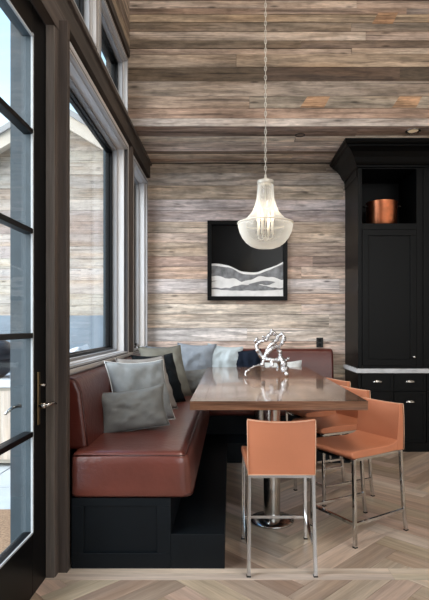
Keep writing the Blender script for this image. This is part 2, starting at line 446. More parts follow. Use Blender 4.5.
mb = MB(); mb.box(-1.1, -1.03, 5.3, 5.5, 1.15, 1.175); mb.tube([(-1.05, 5.35, 1.17), (-1.02, 5.3, 1.2), (-.99, 5.24, 1.2)], .008); mb.ball((-.985, 5.22, 1.2), .014)
obj('crank_handle', mb, 'rubber', w2, smooth=True)
# sill line under the big window
mb = MB(); along(mb, XW, XW+.045, 2.99, 5.05, 1.10, 1.125, CG); struct(obj('trim_5', mb, 'casing', bevel=.003))

# ------------------------------------------------------------------ glazed door
d = sthing('door_1')
Y0, Y1 = 1.72, 2.775; XD0, XD1 = -1.07, -1.022
mb = MB(); gy0, gy1 = Y0+.19, 2.59
mb.box(XD0, XD1, gy1, Y1, .004, 3.06); mb.box(XD0, XD1, Y0, gy0, .01, 3.06)
mb.box(XD0, XD1, gy0, gy1, .004, .33); mb.box(XD0, XD1, gy0, gy1, 2.9, 3.06)
obj('door_frame', mb, 'black', d, bevel=.003)
mb = MB()
for t in (0,): 
    e = .012
    for xa, xb, e in ((XD1-.006, XD1+.004, .010),):
        mb.box(xa, xb, gy1-e, gy1+.004, .32, 2.91); mb.box(xa, xb, gy0, gy0+e, .32, 2.91)
        mb.box(xa, xb, gy0, gy1, .32, .32+e); mb.box(xa, xb, gy0, gy1, 2.9-e, 2.9)
obj('glazing_bead', mb, plain('pale_bead', (176, 182, 186), .4), d, label='pale bead around the panes')
mb = MB(); e = .006; xa, xb = XD0-.006, XD1-.007
mb.box(xa, xb, gy1-e, gy1+.02, .31, 2.92); mb.box(xa, xb, gy0-.02, gy0+e, .31, 2.92); mb.box(xa, xb, gy0, gy1, .31, .32+e); mb.box(xa, xb, gy0, gy1, 2.9-e, 2.92)
obj('outer_bead', mb, 'ext', d, label='blue-grey outer rebate of the door glass')
zz = [.33, .835, 1.345, 1.885, 2.4, 2.9]
for z in zz[1:-1]:
    mb = MB(); mb.box(XD0+.002, XD1+.004, gy0, gy1, z-.014, z+.014); obj('muntin', mb, 'black', d, bevel=.003)
for a, b in zip(zz[:-1], zz[1:]):
    mb = MB(); mb.box(-1.048, -1.042, gy0+.004, gy1-.004, a+.016, b-.016); obj('pane', mb, 'winglass', d)
hz = 1.4-80*2.68/500
mb = MB(); mb.box(XD1, XD1+.008, 2.645, 2.675, 0.87, 1.15); hp = obj('handle_plate', mb, 'brass', d, bevel=.003)
mb = MB(); mb.lathe([(.016,0), (.016,.03), (.01,.035)], seg=14)
mb.v = [(XD1+.008+z, 2.66+x, hz+y) for x, y, z in mb.v]
mb.tube([(XD1+.035, 2.66, hz), (XD1+.055, 2.672, hz+.004), (XD1+.06, 2.72, hz+.006), (XD1+.058, 2.77, hz-.006)], [.01, .011, .009, .007])
obj('lever', mb, 'steel', hp, smooth=True)
mb = MB(); mb.tube([(XD1+.008, 2.66, 1.08), (XD1+.03, 2.66, 1.08)], .006); mb.tube([(XD1+.03, 2.655, 1.08), (XD1+.03, 2.69, 1.078)], .007)
obj('thumb_latch', mb, 'steel', hp, smooth=True)
mb = MB(); mb.box(XD0-.008, XD0, 2.645, 2.675, .95, 1.12); mb.tube([(XD0, 2.66, hz), (XD0-.05, 2.655, hz), (XD0-.06, 2.6, hz), (XD0-.062, 2.52, hz-.02)], [.011, .011, .009, .007])
obj('outer_lever', mb, 'steel', d, smooth=True)
# outer door jamb (blue grey, seen through the glass)
mb = MB(); mb.box(-1.2, -1.072, 2.776, 2.80, -.02, 3.1); mb.box(-1.14, -1.10, 2.76, 2.78, -.02, 3.1)
struct(obj('trim_6', mb, 'ext'))
mb = MB(); mb.box(-1.22, XW-.001, 1.6, 2.8, -.08, .002); struct(obj('trim_7', mb, 'rubber'))

# ------------------------------------------------------------------ outside
mb = MB()
for i in range(-12, 3):
    for j in range(-3, 8):
        mb.box(-1.25+i*1.0-1.0+.01, -1.25+i*1.0-.01, -.1+j*1.15+.01, 1.05+j*1.15-.01, -.16, -.06)
mb2 = MB()
for b_ in range(0, len(mb.v), 8):
    xs = [v[0] for v in mb.v[b_:b_+8]]
    if max(xs) < -1.2: mb2.box(min(xs), max(xs), mb.v[b_][1], mb.v[b_+7][1], -.16, -.06)
mb2.box(-14, -1.23, -3.5, 12, -.3, -.085)
struct(obj('ground_patio', mb2, 'concrete'))
mb = MB(); mb.box(-2.6, -1.3, 2.2, 3.9, -.06, -.035)
tag(obj('doormat', mb, 'coir', bevel=.006), 'large brown coir doormat on the patio outside the glass door', 'doormat')
# neighbouring wing clad in the same boards, gable towards us
YF = 8.5; XP = -2.92; ZP = 4.99
wing = thing('house_wing', 'neighbouring house wing with grey board gable seen through the glass', 'building', (XP, YF, -.06))
mb = MB(); z = 1.55; pal = [(186,176,164), (176,164,152), (194,184,174), (166,154,142)]
while z < ZP-.1:
    h = R.uniform(.16, .24); hw = min(5.5, (ZP-z)/.6)
    x = -hw
    while x < hw:
        l = R.uniform(1.4, 2.8); b = min(x+l, hw)
        mb.plank((x, 0, z+.06), (1,0,0), (0,0,1), (0,-1,0), b-x-.003, h-.004, .02+R.uniform(0,.008), jit(R.choice(pal), 8)); x += l
    z += h
obj('board_cladding', mb, 'facade', wing)
mb = MB(); mb.box(-4, 4, .02, 5, 0, 2.6); mb.prism([(-4, 2.6), (4, 2.6), (0, ZP+.02)], 'y', .02, 5); obj('wall', mb, 'fascia', wing)
mb = MB(); mb.box(-4, 4, -.14, .02, 0, 1.62); obj('stone_plinth', mb, 'stone', wing)
for sx in (-1, 1):
    mb = MB(); L_ = 5.2
    mb.prism([(0, ZP+.06), (sx*L_, ZP+.06-.6*L_), (sx*L_, ZP-.16-.6*L_), (0, ZP-.16)], 'y', -.35, -.28); obj('fascia_board', mb, 'fascia', wing)
    mb = MB(); mb.prism([(0, ZP+.16), (sx*(L_+.1), ZP+.16-.6*(L_+.1)), (sx*(L_+.1), ZP+.06-.6*(L_+.1)), (0, ZP+.06)], 'y', -.4, 5); obj('roof', mb, 'roof', wing)
    mb = MB(); mb.prism([(0, ZP-.02), (sx*L_, ZP-.02-.6*L_), (sx*L_, ZP-.05-.6*L_), (0, ZP-.05)], 'y', -.28, 0); obj('soffit', mb, 'fascia', wing)
# outdoor kitchen unit and grill
ok = thing('outdoor_cabinet', 'pale wooden outdoor cabinet with grey stone top beyond the door', 'cabinet', (-2.75, 5.15, -.06))
mb = MB(); mb.box(-.55, .55, 0, .6, .04, .82, lin((176,168,156))); obj('carcass', mb, 'gate', ok)
for k in (-1, 1):
    mb = MB()
    x0, x1 = (-.53, -.01) if k < 0 else (.01, .53)
    w_ = (x1-x0)/4
    for i in range(4): mb.plank((x0+i*w_+.002, 0, .08), (0,0,1), (1,0,0), (0,-1,0), .7, w_-.004, .02, jit((196,188,176), 5))
    dr = obj('door', mb, 'gate', ok)
    mb = MB(); mb.box((x1-.07 if k < 0 else x0+.05), (x1-.05 if k < 0 else x0+.07), -.04, -.02, .6, .68); obj('latch', mb, 'rubber', dr)
mb = MB(); mb.box(-.58, .58, -.04, .65, .82, .9); obj('countertop', mb, 'concrete', ok, bevel=.006)
gr = thing('kettle_grill', 'dark dome grill standing on the outdoor cabinet', 'grill', (-2.56, 5.35, .84))
mb = MB(); mb.lathe([(.12,0), (.2,.06), (.24,.16), (.245,.2)], seg=24); obj('bowl', mb, 'grill', gr, smooth=True)
mb = MB(); mb.lathe([(.25,.2), (.24,.28), (.19,.37), (.1,.42), (.02,.435)], seg=24); obj('lid', mb, 'grill', gr, smooth=True)
mb = MB(); mb.tube([(-.05,-.2,.33), (-.05,-.25,.34), (.05,-.25,.34), (.05,-.2,.33)], .01); obj('handle', mb, 'steel', gr, smooth=True)
def rock(name, c, s, seed):
    bm = bmesh.new(); bmesh.ops.create_icosphere(bm, subdivisions=4, radius=1)
    for v in bm.verts:
        n_ = noise.fractal(v.co*1.6+Vector((seed, 0, 0)), .9, 2, 4)
        v.co = v.co*(1+.28*n_); v.co.x *= s[0]; v.co.y *= s[1]; v.co.z = max(-.5, v.co.z)*s[2]
    me = bpy.data.meshes.new(name); bm.to_mesh(me); bm.free(); me.materials.append(M['snow'])
    o = bpy.data.objects.new(name, me); C.objects.link(o); o.location = c
    return o
tag(rock('boulder', (-2.25, 7.1, .3), (.55, .4, .72), 3), 'pale jagged boulder outside the big window before the plinth', 'boulder')

# ------------------------------------------------------------------ banquette
bq = thing('banquette_bench', 'L-shaped built-in bench in red-brown leather on a black base', 'bench', (XW, 2.87, 0))
def rel(mb, o=(XW, 2.87, 0)): mb.v = [(x-o[0], y-o[1], z-o[2]) for x, y, z in mb.v]; return mb
mb = MB(); mb.box(-.912, -.34, 2.885, 5.5, 0, .405); mb.box(XW+.004, 1.25, 5.5, YB-.004, 0, .405)
# framed front panel
for a in ((-.912, -.34, .0, .09), (-.912, -.34, .36, .405)): mb.box(a[0], a[1], 2.87, 2.887, a[2], a[3])
mb.box(-.912, -.84, 2.87, 2.887, .09, .36); mb.box(-.42, -.34, 2.87, 2.887, .09, .36)
obj('base', rel(mb), 'base', bq, bevel=.003)
mb = MB(); mb.box(-.34, -.03, 2.87, 5.5, 0, .2); mb.box(-.03, 1.25, 5.07, 5.5, 0, .2)
obj('footrest_step', rel(mb), 'base', bq, bevel=.003)

def cushion(name, x0, x1, y0, y1, z0, z1, r, mat, parent, puff=.012, flare=0, org=(XW, 2.87, 0), n=(14, 30, 8), seed=0):
    """rounded, slightly crowned upholstered block"""
    bm = bmesh.new(); nx, ny, nz = n; vid = {}
    def vert(i, j, k):
        if (i, j, k) in vid: return vid[i, j, k]
        def dist(t): return .5-.5*math.cos(PI*t)*abs(math.cos(PI*t))**-.35 if abs(math.cos(PI*t)) > 1e-6 else .5
        u, v, w = i/nx, j/ny, k/nz
        p = Vector((x0+(x1-x0)*dist(u), y0+(y1-y0)*dist(v), z0+(z1-z0)*dist(w)))
        c = Vector((min(max(p.x, x0+r), x1-r), min(max(p.y, y0+r), y1-r), min(max(p.z, z0+r), z1-r)))
        dd = p-c
        if dd.length > 1e-9:
            m_ = max(abs(dd.x), abs(dd.y), abs(dd.z)); 
            p = c+dd.normalized()*min(dd.length, r) if sum(abs(q) > 1e-6 for q in dd) > 1 else p
        cu, cv, cw = 2*u-1, 2*v-1, 2*w-1
        s = [(1-cu**4), (1-cv**4), (1-cw**4)]
        if k == nz: p.z += puff*s[0]*s[1]
        if i == nx: p.x += puff*s[1]*s[2]
        if i == 0: p.x -= 0
        if j == 0: p.y -= puff*.8*s[0]*s[2]
        p.x += flare*(1-w)*(u**2)
        wr = noise.fractal(Vector((p.x*5+seed, p.y*5, p.z*5)), 1, 2, 3)*.004
        p += Vector((wr, -wr*.6, wr)) if (k == nz or i == nx or j == 0) else Vector()
        vid[i, j, k] = bm.verts.new(p-Vector(org)); return vid[i, j, k]
    for i in range(nx):
        for j in range(ny):
            for k in (0, nz): bm.faces.new([vert(i,j,k), vert(i+1,j,k), vert(i+1,j+1,k), vert(i,j+1,k)])
    for i in range(nx):
        for k in range(nz):
            for j in (0, ny): bm.faces.new([vert(i,j,k), vert(i+1,j,k), vert(i+1,j,k+1), vert(i,j,k+1)])
    for j in range(ny):
        for k in range(nz):
            for i in (0, nx): bm.faces.new([vert(i,j,k), vert(i,j+1,k), vert(i,j+1,k+1), vert(i,j,k+1)])
    bmesh.ops.recalc_face_normals(bm, faces=bm.faces)
    me = bpy.data.meshes.new(name); bm.to_mesh(me); bm.free(); me.materials.append(M[mat])
    for p in me.polygons: p.use_smooth = True
    o = bpy.data.objects.new(name, me); C.objects.link(o); o.parent = parent
    return o
sc1 = cushion('seat_cushion', -.914, -.255, 2.855, 5.42, .407, .665, .035, 'seat', bq, flare=.04, seed=2)
mb = MB()
for z, dx in ((.652, 0), (.43, .036)):
    mb.tube([(-.90, 2.858, z), (-.29+dx, 2.858, z), (-.262+dx, 2.868, z), (-.254+dx, 2.89, z), (-.254+dx, 5.4, z)], .005, 6)
obj('piping', rel(mb), 'pipe', sc1, smooth=True)
sc2 = cushion('seat_cushion', XW+.005, 1.24, 5.425, YB-.01, .407, .665, .035, 'seat', bq, seed=9, n=(30, 10, 8))
# left backrest : leaning wedge with crowned top
def wedge(name, prof, axis, a, b, mat, parent, bev=.03):
    mb = MB(); mb.prism(prof, axis, a, b); return obj(name, rel(mb), mat, parent, bevel=bev, seg=5)
bl = wedge('backrest', [(XW+.005, .655), (-.845, .655), (-.86, .8), (-.885, 1.0), (-.915, 1.075), (-.97, 1.09), (XW+.005, 1.085)], 'y', 2.97, 5.95, 'backleather_shaded', bq)
mb = MB(); mb.tube([(-.85, 2.985, .68), (-.865, 2.985, .8), (-.89, 2.985, 1.0), (-.925, 2.985, 1.07), (-.97, 2.985, 1.084)], .006, 6)
obj('piping', rel(mb), 'pipe', bl, smooth=True)
for yy in (3.95, 4.9):
    mb = MB(); mb.tube([(-.848, yy, .68), (-.862, yy, .8), (-.888, yy, 1.0), (-.918, yy, 1.072), (-.97, yy, 1.088)], .004, 6)
    obj('seam', rel(mb), 'pipe', bl, smooth=True)
bb = wedge('backrest', [(YB-.004, .655), (5.94, .655), (5.96, .9), (5.985, 1.07), (6.03, 1.115), (YB-.004, 1.115)], 'x', -.93, 1.24, 'backleather_shaded', bq)

# ------------------------------------------------------------------ table
TX0, TX1, TY0, TY1, TZ = -.248, .852, 3.085, 5.6, .93
tb = thing('dining_table', 'long glossy brown plank dining table on steel pedestals', 'table', (.3, 4.34, 0))
mb = MB(); pal = [(156,118,90), (132,98,74), (168,130,100), (144,108,82), (118,88,66)]
bw = .09; th = .055
def T(o): return (o[0]-.3, o[1]-4.34, o[2])
for yy in (TY0, TY1-bw): mb.plank(T((TX0, yy, TZ-th)), (1,0,0), (0,1,0), (0,0,1), TX1-TX0, bw-.0008, th, jit((118,86,62), 4))
for xx in (TX0, TX1-bw): mb.plank(T((xx, TY0+bw, TZ-th)), (0,1,0), (1,0,0), (0,0,1), TY1-TY0-2*bw, bw-.0008, th, jit((122,90,70), 4))
n = 9; w = (TX1-TX0-2*bw)/n
for i in range(n):
    y = TY0+bw
    while y < TY1-bw-.01:
        l = R.uniform(.6, 1.4); b = min(y+l, TY1-bw)
        mb.plank(T((TX0+bw+i*w, y, TZ-th)), (0,1,0), (1,0,0), (0,0,1), b-y, w-.0006, th, jit(R.choice(pal), 4)); y += l
obj('tabletop', mb, 'table', tb)
mb = MB(); mb.box(-.4, .4, -1.0, 1.0, TZ-th-.045, TZ-th-.001); obj('under_frame', mb, 'black', tb)
for yy in (3.58, 5.05):
    mb = MB(); mb.lathe([(.06, .02), (.06, TZ-th-.045)], (0, yy-4.34, 0), 32); pd = obj('pedestal', mb, 'steel', tb, smooth=False, bevel=.002)
    for p in pd.data.polygons: p.use_smooth = len(p.vertices) == 4
    mb = MB(); mb.lathe([(.155, 0), (.158, .006), (.155, .014), (.08, .02), (.06, .022)], (0, yy-4.34, 0), 48); obj('base_plate', mb, 'steel', pd, smooth=True)

# ------------------------------------------------------------------ stools
def make_stool(label):
    t = thing('counter_stool', label, 'stool', (0,0,0), 0, 'tan leather counter stools around the table')
    def sheet(prof, wf, bend, name, mat, bev=.008):
        n = 12; mb = MB(); vs = []; m_ = len(prof)
        for i in range(n+1):
            s = 2*i/n-1
            for y, z in prof:
                hw = wf(y, z); vs.append((s*hw, y+bend(z)*s*s, z-(.008*(1-s*s) if (z > .59 and z < .64 and y > .1) else 0)+(-.010*(1-s*s) if z > .85 else 0)))
        fs = [(i*m_+k, i*m_+(k+1) % m_, (i+1)*m_+(k+1) % m_, (i+1)*m_+k) for i in range(n) for k in range(m_)]
        fs += [tuple(range(m_-1, -1, -1)), tuple(range(n*m_, (n+1)*m_))]
        mb.add(vs, fs); return obj(name, mb, mat, t, bevel=bev, seg=3)
    seat = [(.035,.558), (.24,.556), (.46,.560), (.482,.575), (.482,.59), (.465,.604), (.38,.610), (.25,.606), (.14,.604), (.07,.612), (.035,.63)]
    sheet(seat, lambda y, z: .188+.026*max(0, y)/.45, lambda z: 0, 'seat', 'tan')
    back = [(-.02,.556), (.034,.556), (.034,.64), (.018,.70), (.004,.78), (-.008,.862), (-.014,.868), (-.034,.868), (-.04,.862), (-.038,.78), (-.03,.66)]
    bk = sheet(back, lambda y, z: .188+.004*(z-.55)/.3, lambda z: .03*max(0, (z-.56)/.3)**1.2, 'backrest', 'tan', .005)
    mb = MB(); pts = []
    for s in (-1, 1):
        pts = [(s*(.189+.004*(z-.55)/.3), y-.003+.03*max(0, (z-.56)/.3)**1.2, z) for y, z in ((-.022,.56), (-.031,.66), (-.039,.78), (-.041,.862))]
        mb.tube(pts, .0025, 5)
    mb.tube([((2*i/8-1)*.192, -.042+.028*(2*i/8-1)**2, .866-.010*(1-(2*i/8-1)**2)) for i in range(9)], .0025, 5)
    mb.tube([(-.19, -.022, .5575), (.19, -.022, .5575)], .0025, 5)
    obj('edge_stitching', mb, 'stitch', bk, smooth=True)
    mb = MB()
    for s in (-1, 1): mb.tube([(s*.17, 0, .546), (s*.19, .455, .546)], .009, square=True)
    mb.tube([(-.18, .0, .546), (.18, .0, .546)], .009, square=True); mb.tube([(-.19, .455, .546), (.19, .455, .546)], .009, square=True)
    obj('seat_frame', mb, 'chrome', t)
    for s in (-1, 1):
        for front in (0, 1):
            pts = [(s*.2, .452, .555), (s*.205, .445, 0.006)] if front else \
                [(s*.182, .0, .556), (s*.182, -.004, .46), (s*.183, -.012, .36), (s*.184, -.02, .25), (s*.185, -.032, .12), (s*.186, -.05, .006)]
            mb = MB(); mb.tube(pts, .0105, square=True); lg = obj('leg', mb, 'chrome', t, bevel=.002)
            p = pts[-1]; mb = MB(); mb.box(p[0]-.012, p[0]+.012, p[1]-.012, p[1]+.012, 0, .008); obj('foot_glide', mb, 'rubber', lg)
    mb = MB(); z = .145
    mb.tube([(-.203, .446, z), (.203, .446, z)], .009, square=True)
    for s in (-1, 1): mb.tube([(s*.203, .446, z), (s*.185, -.03, z)], .009, square=True)
    obj('footrest', mb, 'chrome', t)
    return t
s0 = make_stool('tan leather counter stool at the near table end, back to us')
s0.location = (.29, 2.83, 0)
dup(s0, (1.062, 3.545, 0), math.radians(121), 'tan leather counter stool at the right side, nearest and fully visible in profile')
dup(s0, (1.045, 4.24, 0), math.radians(115), 'tan leather counter stool, middle of the three along the right side of the table')
dup(s0, (1.047, 4.885, 0), math.radians(112), 'tan leather counter stool farthest back, closest to the black cabinets')

# ------------------------------------------------------------------ pillows
def pillow(name, w, h, t, mat, c, yaw, tilt, roll, label, seed=0, pipe=None, band=False):
    """face normal starts at -Y; yaw about Z, tilt back about X, roll in its own plane. c is the centre of the bottom edge"""
    n = 22; mb = MB(); G = {}
    def pt(u, v, side):
        x = u*w/2*(1-.10*(1-v*v)); z = v*h/2*(1-.11*(1-u*u))
        k = max(0, (1-abs(u)**2.6)*(1-abs(v)**2.6))
        d_ = t/2*k**.5
        wr = noise.fractal(Vector((u*2.2+seed*3.1, v*2.2, side*5)), 1, 2, 4)*.028*k**.3
        e = math.exp(-((1-abs(u))**2+(1-abs(v))**2)*7)*.012*math.sin(9*(u-v)*side+seed)
        z -= .02*h*(1-v)*(1-u*u)
        return (x, -side*(d_+wr+e*k), z+h/2)
    for side in (1, -1):
        vs = [pt(2*i/n-1, 2*j/n-1, side) for i in range(n+1) for j in range(n+1)]
        mb.add(vs, [(i*(n+1)+j, (i+1)*(n+1)+j, (i+1)*(n+1)+j+1, i*(n+1)+j+1) for i in range(n) for j in range(n)])
    mats = M[mat]
    o = obj(name, mb, mats, None, smooth=True)
    bm = bmesh.new(); bm.from_mesh(o.data); bmesh.ops.remove_doubles(bm, verts=bm.verts, dist=.0005); bmesh.ops.recalc_face_normals(bm, faces=bm.faces); bm.to_mesh(o.data); bm.free()
    o.matrix_world = Matrix.Translation(c) @ Matrix.Rotation(yaw, 4, 'Z') @ Matrix.Rotation(-tilt, 4, 'X') @ Matrix.Rotation(roll, 4, 'Y')
    tag(o, label, 'pillow', 'pillows on the corner bench')
    rim = []
    for i in range(n): rim.append((2*i/n-1, -1))
    for i in range(n): rim.append((1, 2*i/n-1))
    for i in range(n): rim.append((1-2*i/n, 1))
    for i in range(n): rim.append((-1, 1-2*i/n))
    mb = MB(); mb.tube([(pt(a, b, 1)[0], 0, pt(a, b, 1)[2]) for a, b in rim], .004, 6, closed=True)
    obj('piping', mb, pipe or mat, o, smooth=True)
    return o
rd = math.radians; zs = .68
pillow('throw_pillow', .47, .29, .17, 'f_grey', (-.645, 3.42, zs), rd(12), rd(16), rd(-7), 'small oblong dark grey pillow in front, nearest on the left bench', 1)
pillow('throw_pillow', .50, .49, .20, 'f_light', (-.62, 3.70, zs), rd(38), rd(24), rd(1), 'large light grey square pillow right behind the oblong one', 2, 'f_white')
pillow('throw_pillow', .50, .49, .16, 'f_band', (-.625, 4.14, zs), rd(46), rd(24), rd(0), 'mushroom grey pillow between the light grey and the black ones', 3)
pillow('throw_pillow', .48, .49, .16, 'f_black', (-.585, 4.55, zs), rd(46), rd(24), 0, 'black velvet pillow leaning on the left bench', 4)
pillow('throw_pillow', .52, .55, .17, 'f_sage', (-.58, 4.95, zs), rd(42), rd(22), 0, 'warm grey pillow directly behind the black pillow on the left bench', 5)
pillow('throw_pillow', .46, .44, .15, 'f_low', (-.72, 5.78, zs+.05), rd(28), rd(14), 0, 'dusky grey pillow half hidden in the bench corner by the narrow window', 6)
pillow('throw_pillow', .46, .50, .18, 'f_blue', (-.41, 5.78, zs+.015), rd(-2), rd(12), rd(2), 'blue-grey square pillow against the board wall, left of the pale one', 7)
pillow('throw_pillow', .40, .27, .15, 'f_grey', (-.33, 5.3, zs), rd(16), rd(26), rd(-4), 'low soft grey pillow lying before the blue-grey square one', 8)
pillow('throw_pillow', .42, .49, .16, 'f_pale', (-.10, 5.80, zs+.01), rd(2), rd(14), rd(6), 'pale silvery pillow on the back bench beside the navy one', 9)
pillow('throw_pillow', .34, .44, .14, 'f_navy', (.21, 5.80, zs+.01), rd(0), rd(14), rd(-2), 'dark navy pillow on the back bench behind the silver sculpture', 10)
pillow('throw_pillow', .46, .30, .12, 'f_white', (.63, 5.80, zs), rd(2), rd(12), rd(-3), 'low white pillow right of the sculpture on the back bench', 11)

# ------------------------------------------------------------------ chandelier
CX, CY = .298, 4.2
ch = thing('pendant_chandelier', 'bell-shaped clear glass chandelier hanging over the table on a pale chain', 'chandelier', (CX, CY, 2.04))
S = 1/119.
prof = [(7.6,66), (7.9,64), (8.2,58), (9,50), (11,42.5), (14,36), (18.5,31), (23,27.5), (27,25.8)]
mb = MB(); mb.lathe([(r*S, z*S) for r, z in prof], seg=48, cap=False)
g1 = obj('upper_glass', mb, 'lampglass', ch, smooth=True); so = g1.modifiers.new('s', 'SOLIDIFY'); so.thickness = .003
prof = [(27.3,25.2), (27.4,22), (26,16.5), (23.3,11), (19.5,6.2), (15,2.8), (10,.9), (4,.1), (.1,0)]
mb = MB(); mb.lathe([(r*S, z*S) for r, z in prof], seg=48, cap=False)
g2 = obj('glass_bowl', mb, 'lampglass', ch, smooth=True); so = g2.modifiers.new('s', 'SOLIDIFY'); so.thickness = .003
mb = MB(); n = 48
mb.tube([(27.6*S*math.cos(2*PI*k/n), 27.6*S*math.sin(2*PI*k/n), 25.5*S) for k in range(n)], .006, 8, closed=True)
obj('rim_band', mb, 'candle', ch, smooth=True)
mb = MB(); mb.lathe([(7.9*S, 64*S), (8.4*S, 66*S), (8*S, 68*S), (3*S, 69.5*S), (1.2*S, 71*S), (1*S, 74*S)], seg=32); obj('top_cap', mb, 'whitecord', ch, smooth=True)
mb = MB(); mb.tube([(0,0,66*S), (0,0,8*S)], .005, 8); mb.ball((0,0,9*S), .016); obj('center_rod', mb, 'whitecord', ch, smooth=True)
for k in range(4):
    a = PI/4+k*PI/2+.3; x, y = math.cos(a)*.065, math.sin(a)*.065
    mb = MB(); mb.tube([(0,0,12*S), (x*.5, y*.5, 9*S), (x, y, 11*S), (x, y, 14*S)], .004, 8)
    ar = obj('candle_arm', mb, 'whitecord', ch, smooth=True)
    mb = MB(); mb.lathe([(.011, 14*S), (.011, 27*S)], (x, y, 0), 12); obj('candle_sleeve', mb, 'candle', ar, smooth=True)
    mb = MB(); mb.lathe([(.004, 27*S), (.013, 29*S), (.014, 31*S), (.008, 35*S), (.001, 38*S)], (x, y, 0), 12); obj('bulb', mb, 'bulb', ar, smooth=True)
mb = MB(); z = 74*S-.004; i = 0; zt = ZC-2.04-.03
while z < zt:
    pts = []
    for k in range(10):
        a = 2*PI*k/10; u, v = .010*math.cos(a), .024*math.sin(a)
        pts.append((u, 0, z+.022+v) if i % 2 else (0, u, z+.022+v))
    mb.tube(pts, .0022, 5, closed=True); z += .038; i += 1
mb.tube([(.002, .002, 74*S), (.002, .002, zt)], .0022, 5)
obj('chain', mb, 'whitecord', ch, smooth=True)
mb = MB(); mb.lathe([(.07, zt+.028), (.07, zt+.01), (.02, zt-.01)], seg=24); obj('ceiling_rose', mb, 'whitecord', ch, smooth=True)

# ------------------------------------------------------------------ recessed downlights
def downlight(px, py, lit, label):
    dd = 500*(ZS-1.4)/(325-py); X = (px-230)*dd/500
    t = thing('recessed_light', label, 'ceiling light', (X, dd, ZS))
    mb = MB(); mb.lathe([(.052,.004), (.075 if lit else .05,.003), (.078 if lit else .052,-.004), (.06 if lit else .045,-.006), (.052 if lit else .04,.004)], seg=28, cap=False)
    obj('trim_ring', mb, 'steel' if lit else 'rubber', t, smooth=True)
    mb = MB(); mb.lathe([(.001,.002), (.052,.002), (.052,.006), (.001,.006)], seg=28); obj('lens', mb, plain('warm_lens', (200,180,150), .4, emit=(255,225,185), estr=.12) if lit else 'rubber', t)
downlight(413, 131, True, 'recessed silver downlight in the board soffit above the black cabinet')
downlight(300, 135, False, 'small black recessed spot in the board soffit above the picture')

# ------------------------------------------------------------------ picture
AX0, AX1, AZ0, AZ1 = -.275, .70, 1.70, 2.672; AW = AX1-AX0
pic = thing('framed_picture', 'black-framed picture of white and grey dunes under black sky on the board wall', 'picture', ((AX0+AX1)/2, YB, AZ0))
hw = AW/2; H = AZ1-AZ0; f = .05
mb = MB()
for a in ((-hw, hw, 0, f), (-hw, hw, H-f, H)): mb.box(a[0], a[1], -.05, 0, a[2], a[3])
for a in ((-hw, -hw+f), (hw-f, hw)): mb.box(a[0], a[1], -.05, 0, f, H-f)
obj('frame', mb, 'cab', pic, bevel=.003)
mb = MB(); mb.box(-hw+f, hw-f, -.012, -.002, f, H-f); obj('black_ground', mb, 'artblack', pic)
iw = AW-2*f; ih = H-2*f
def band(name, top, bot, y, mat):
    mb = MB(); n = 40; vs = []
    for i in range(n+1):
        u = i/n; x = -hw+f+iw*u
        vs += [(x, y, f+ih*bot(u)), (x, y, f+ih*top(u)), (x, y+.0015, f+ih*bot(u)), (x, y+.0015, f+ih*top(u))]
    fs = []
    for i in range(n):
        a = i*4; b = a+4
        fs += [(a, b, b+1, a+1), (a+2, a+3, b+3, b+2), (a+1, b+1, b+3, a+3), (a, a+2, b+2, b)]
    mb.add(vs, fs); return obj(name, mb, mat, pic)
nf = lambda u, s, a: noise.noise(Vector((u*s, a, 0)))
ridge = lambda u: .36+.10*math.cos((u-.02)*5.2)*(1-u*.3)+.10*u+.02*nf(u, 6, 2)
band('dune_field', ridge, lambda u: 0, -.0135, 'paper')
band('grey_dune', lambda u: ridge(u)-.03-.02*nf(u, 5, 4), lambda u: .20+.05*math.sin(u*7)+.04*nf(u, 8, 9), -.0152, 'dunegrey')
band('white_drift', lambda u: .245+.04*math.sin(u*9+1)+.03*nf(u, 7, 3), lambda u: .21+.03*math.sin(u*9+1)-.02, -.0169, 'paper')
band('grey_drift', lambda u: .12+max(0, .05*math.sin((u-.25)*5.2))+.02*nf(u, 11, 3), lambda u: .10+.01*nf(u, 9, 5)-.02*math.sin(u*3), -.0169, 'dunegrey')

# black socket
so = thing('wall_socket', 'small black socket plate on the board wall above the red leather backrest', 'outlet', (1.1, YB, 1.13))
mb = MB(); mb.box(-.042, .042, -.008, .0, -.005, .115); obj('plate', mb, 'rubber', so, bevel=.003)
mb = MB(); mb.box(-.02, .02, -.012, -.008, .01, .045); mb.box(-.02, .02, -.012, -.008, .065, .1); obj('socket_face', mb, 'black', so, bevel=.002)

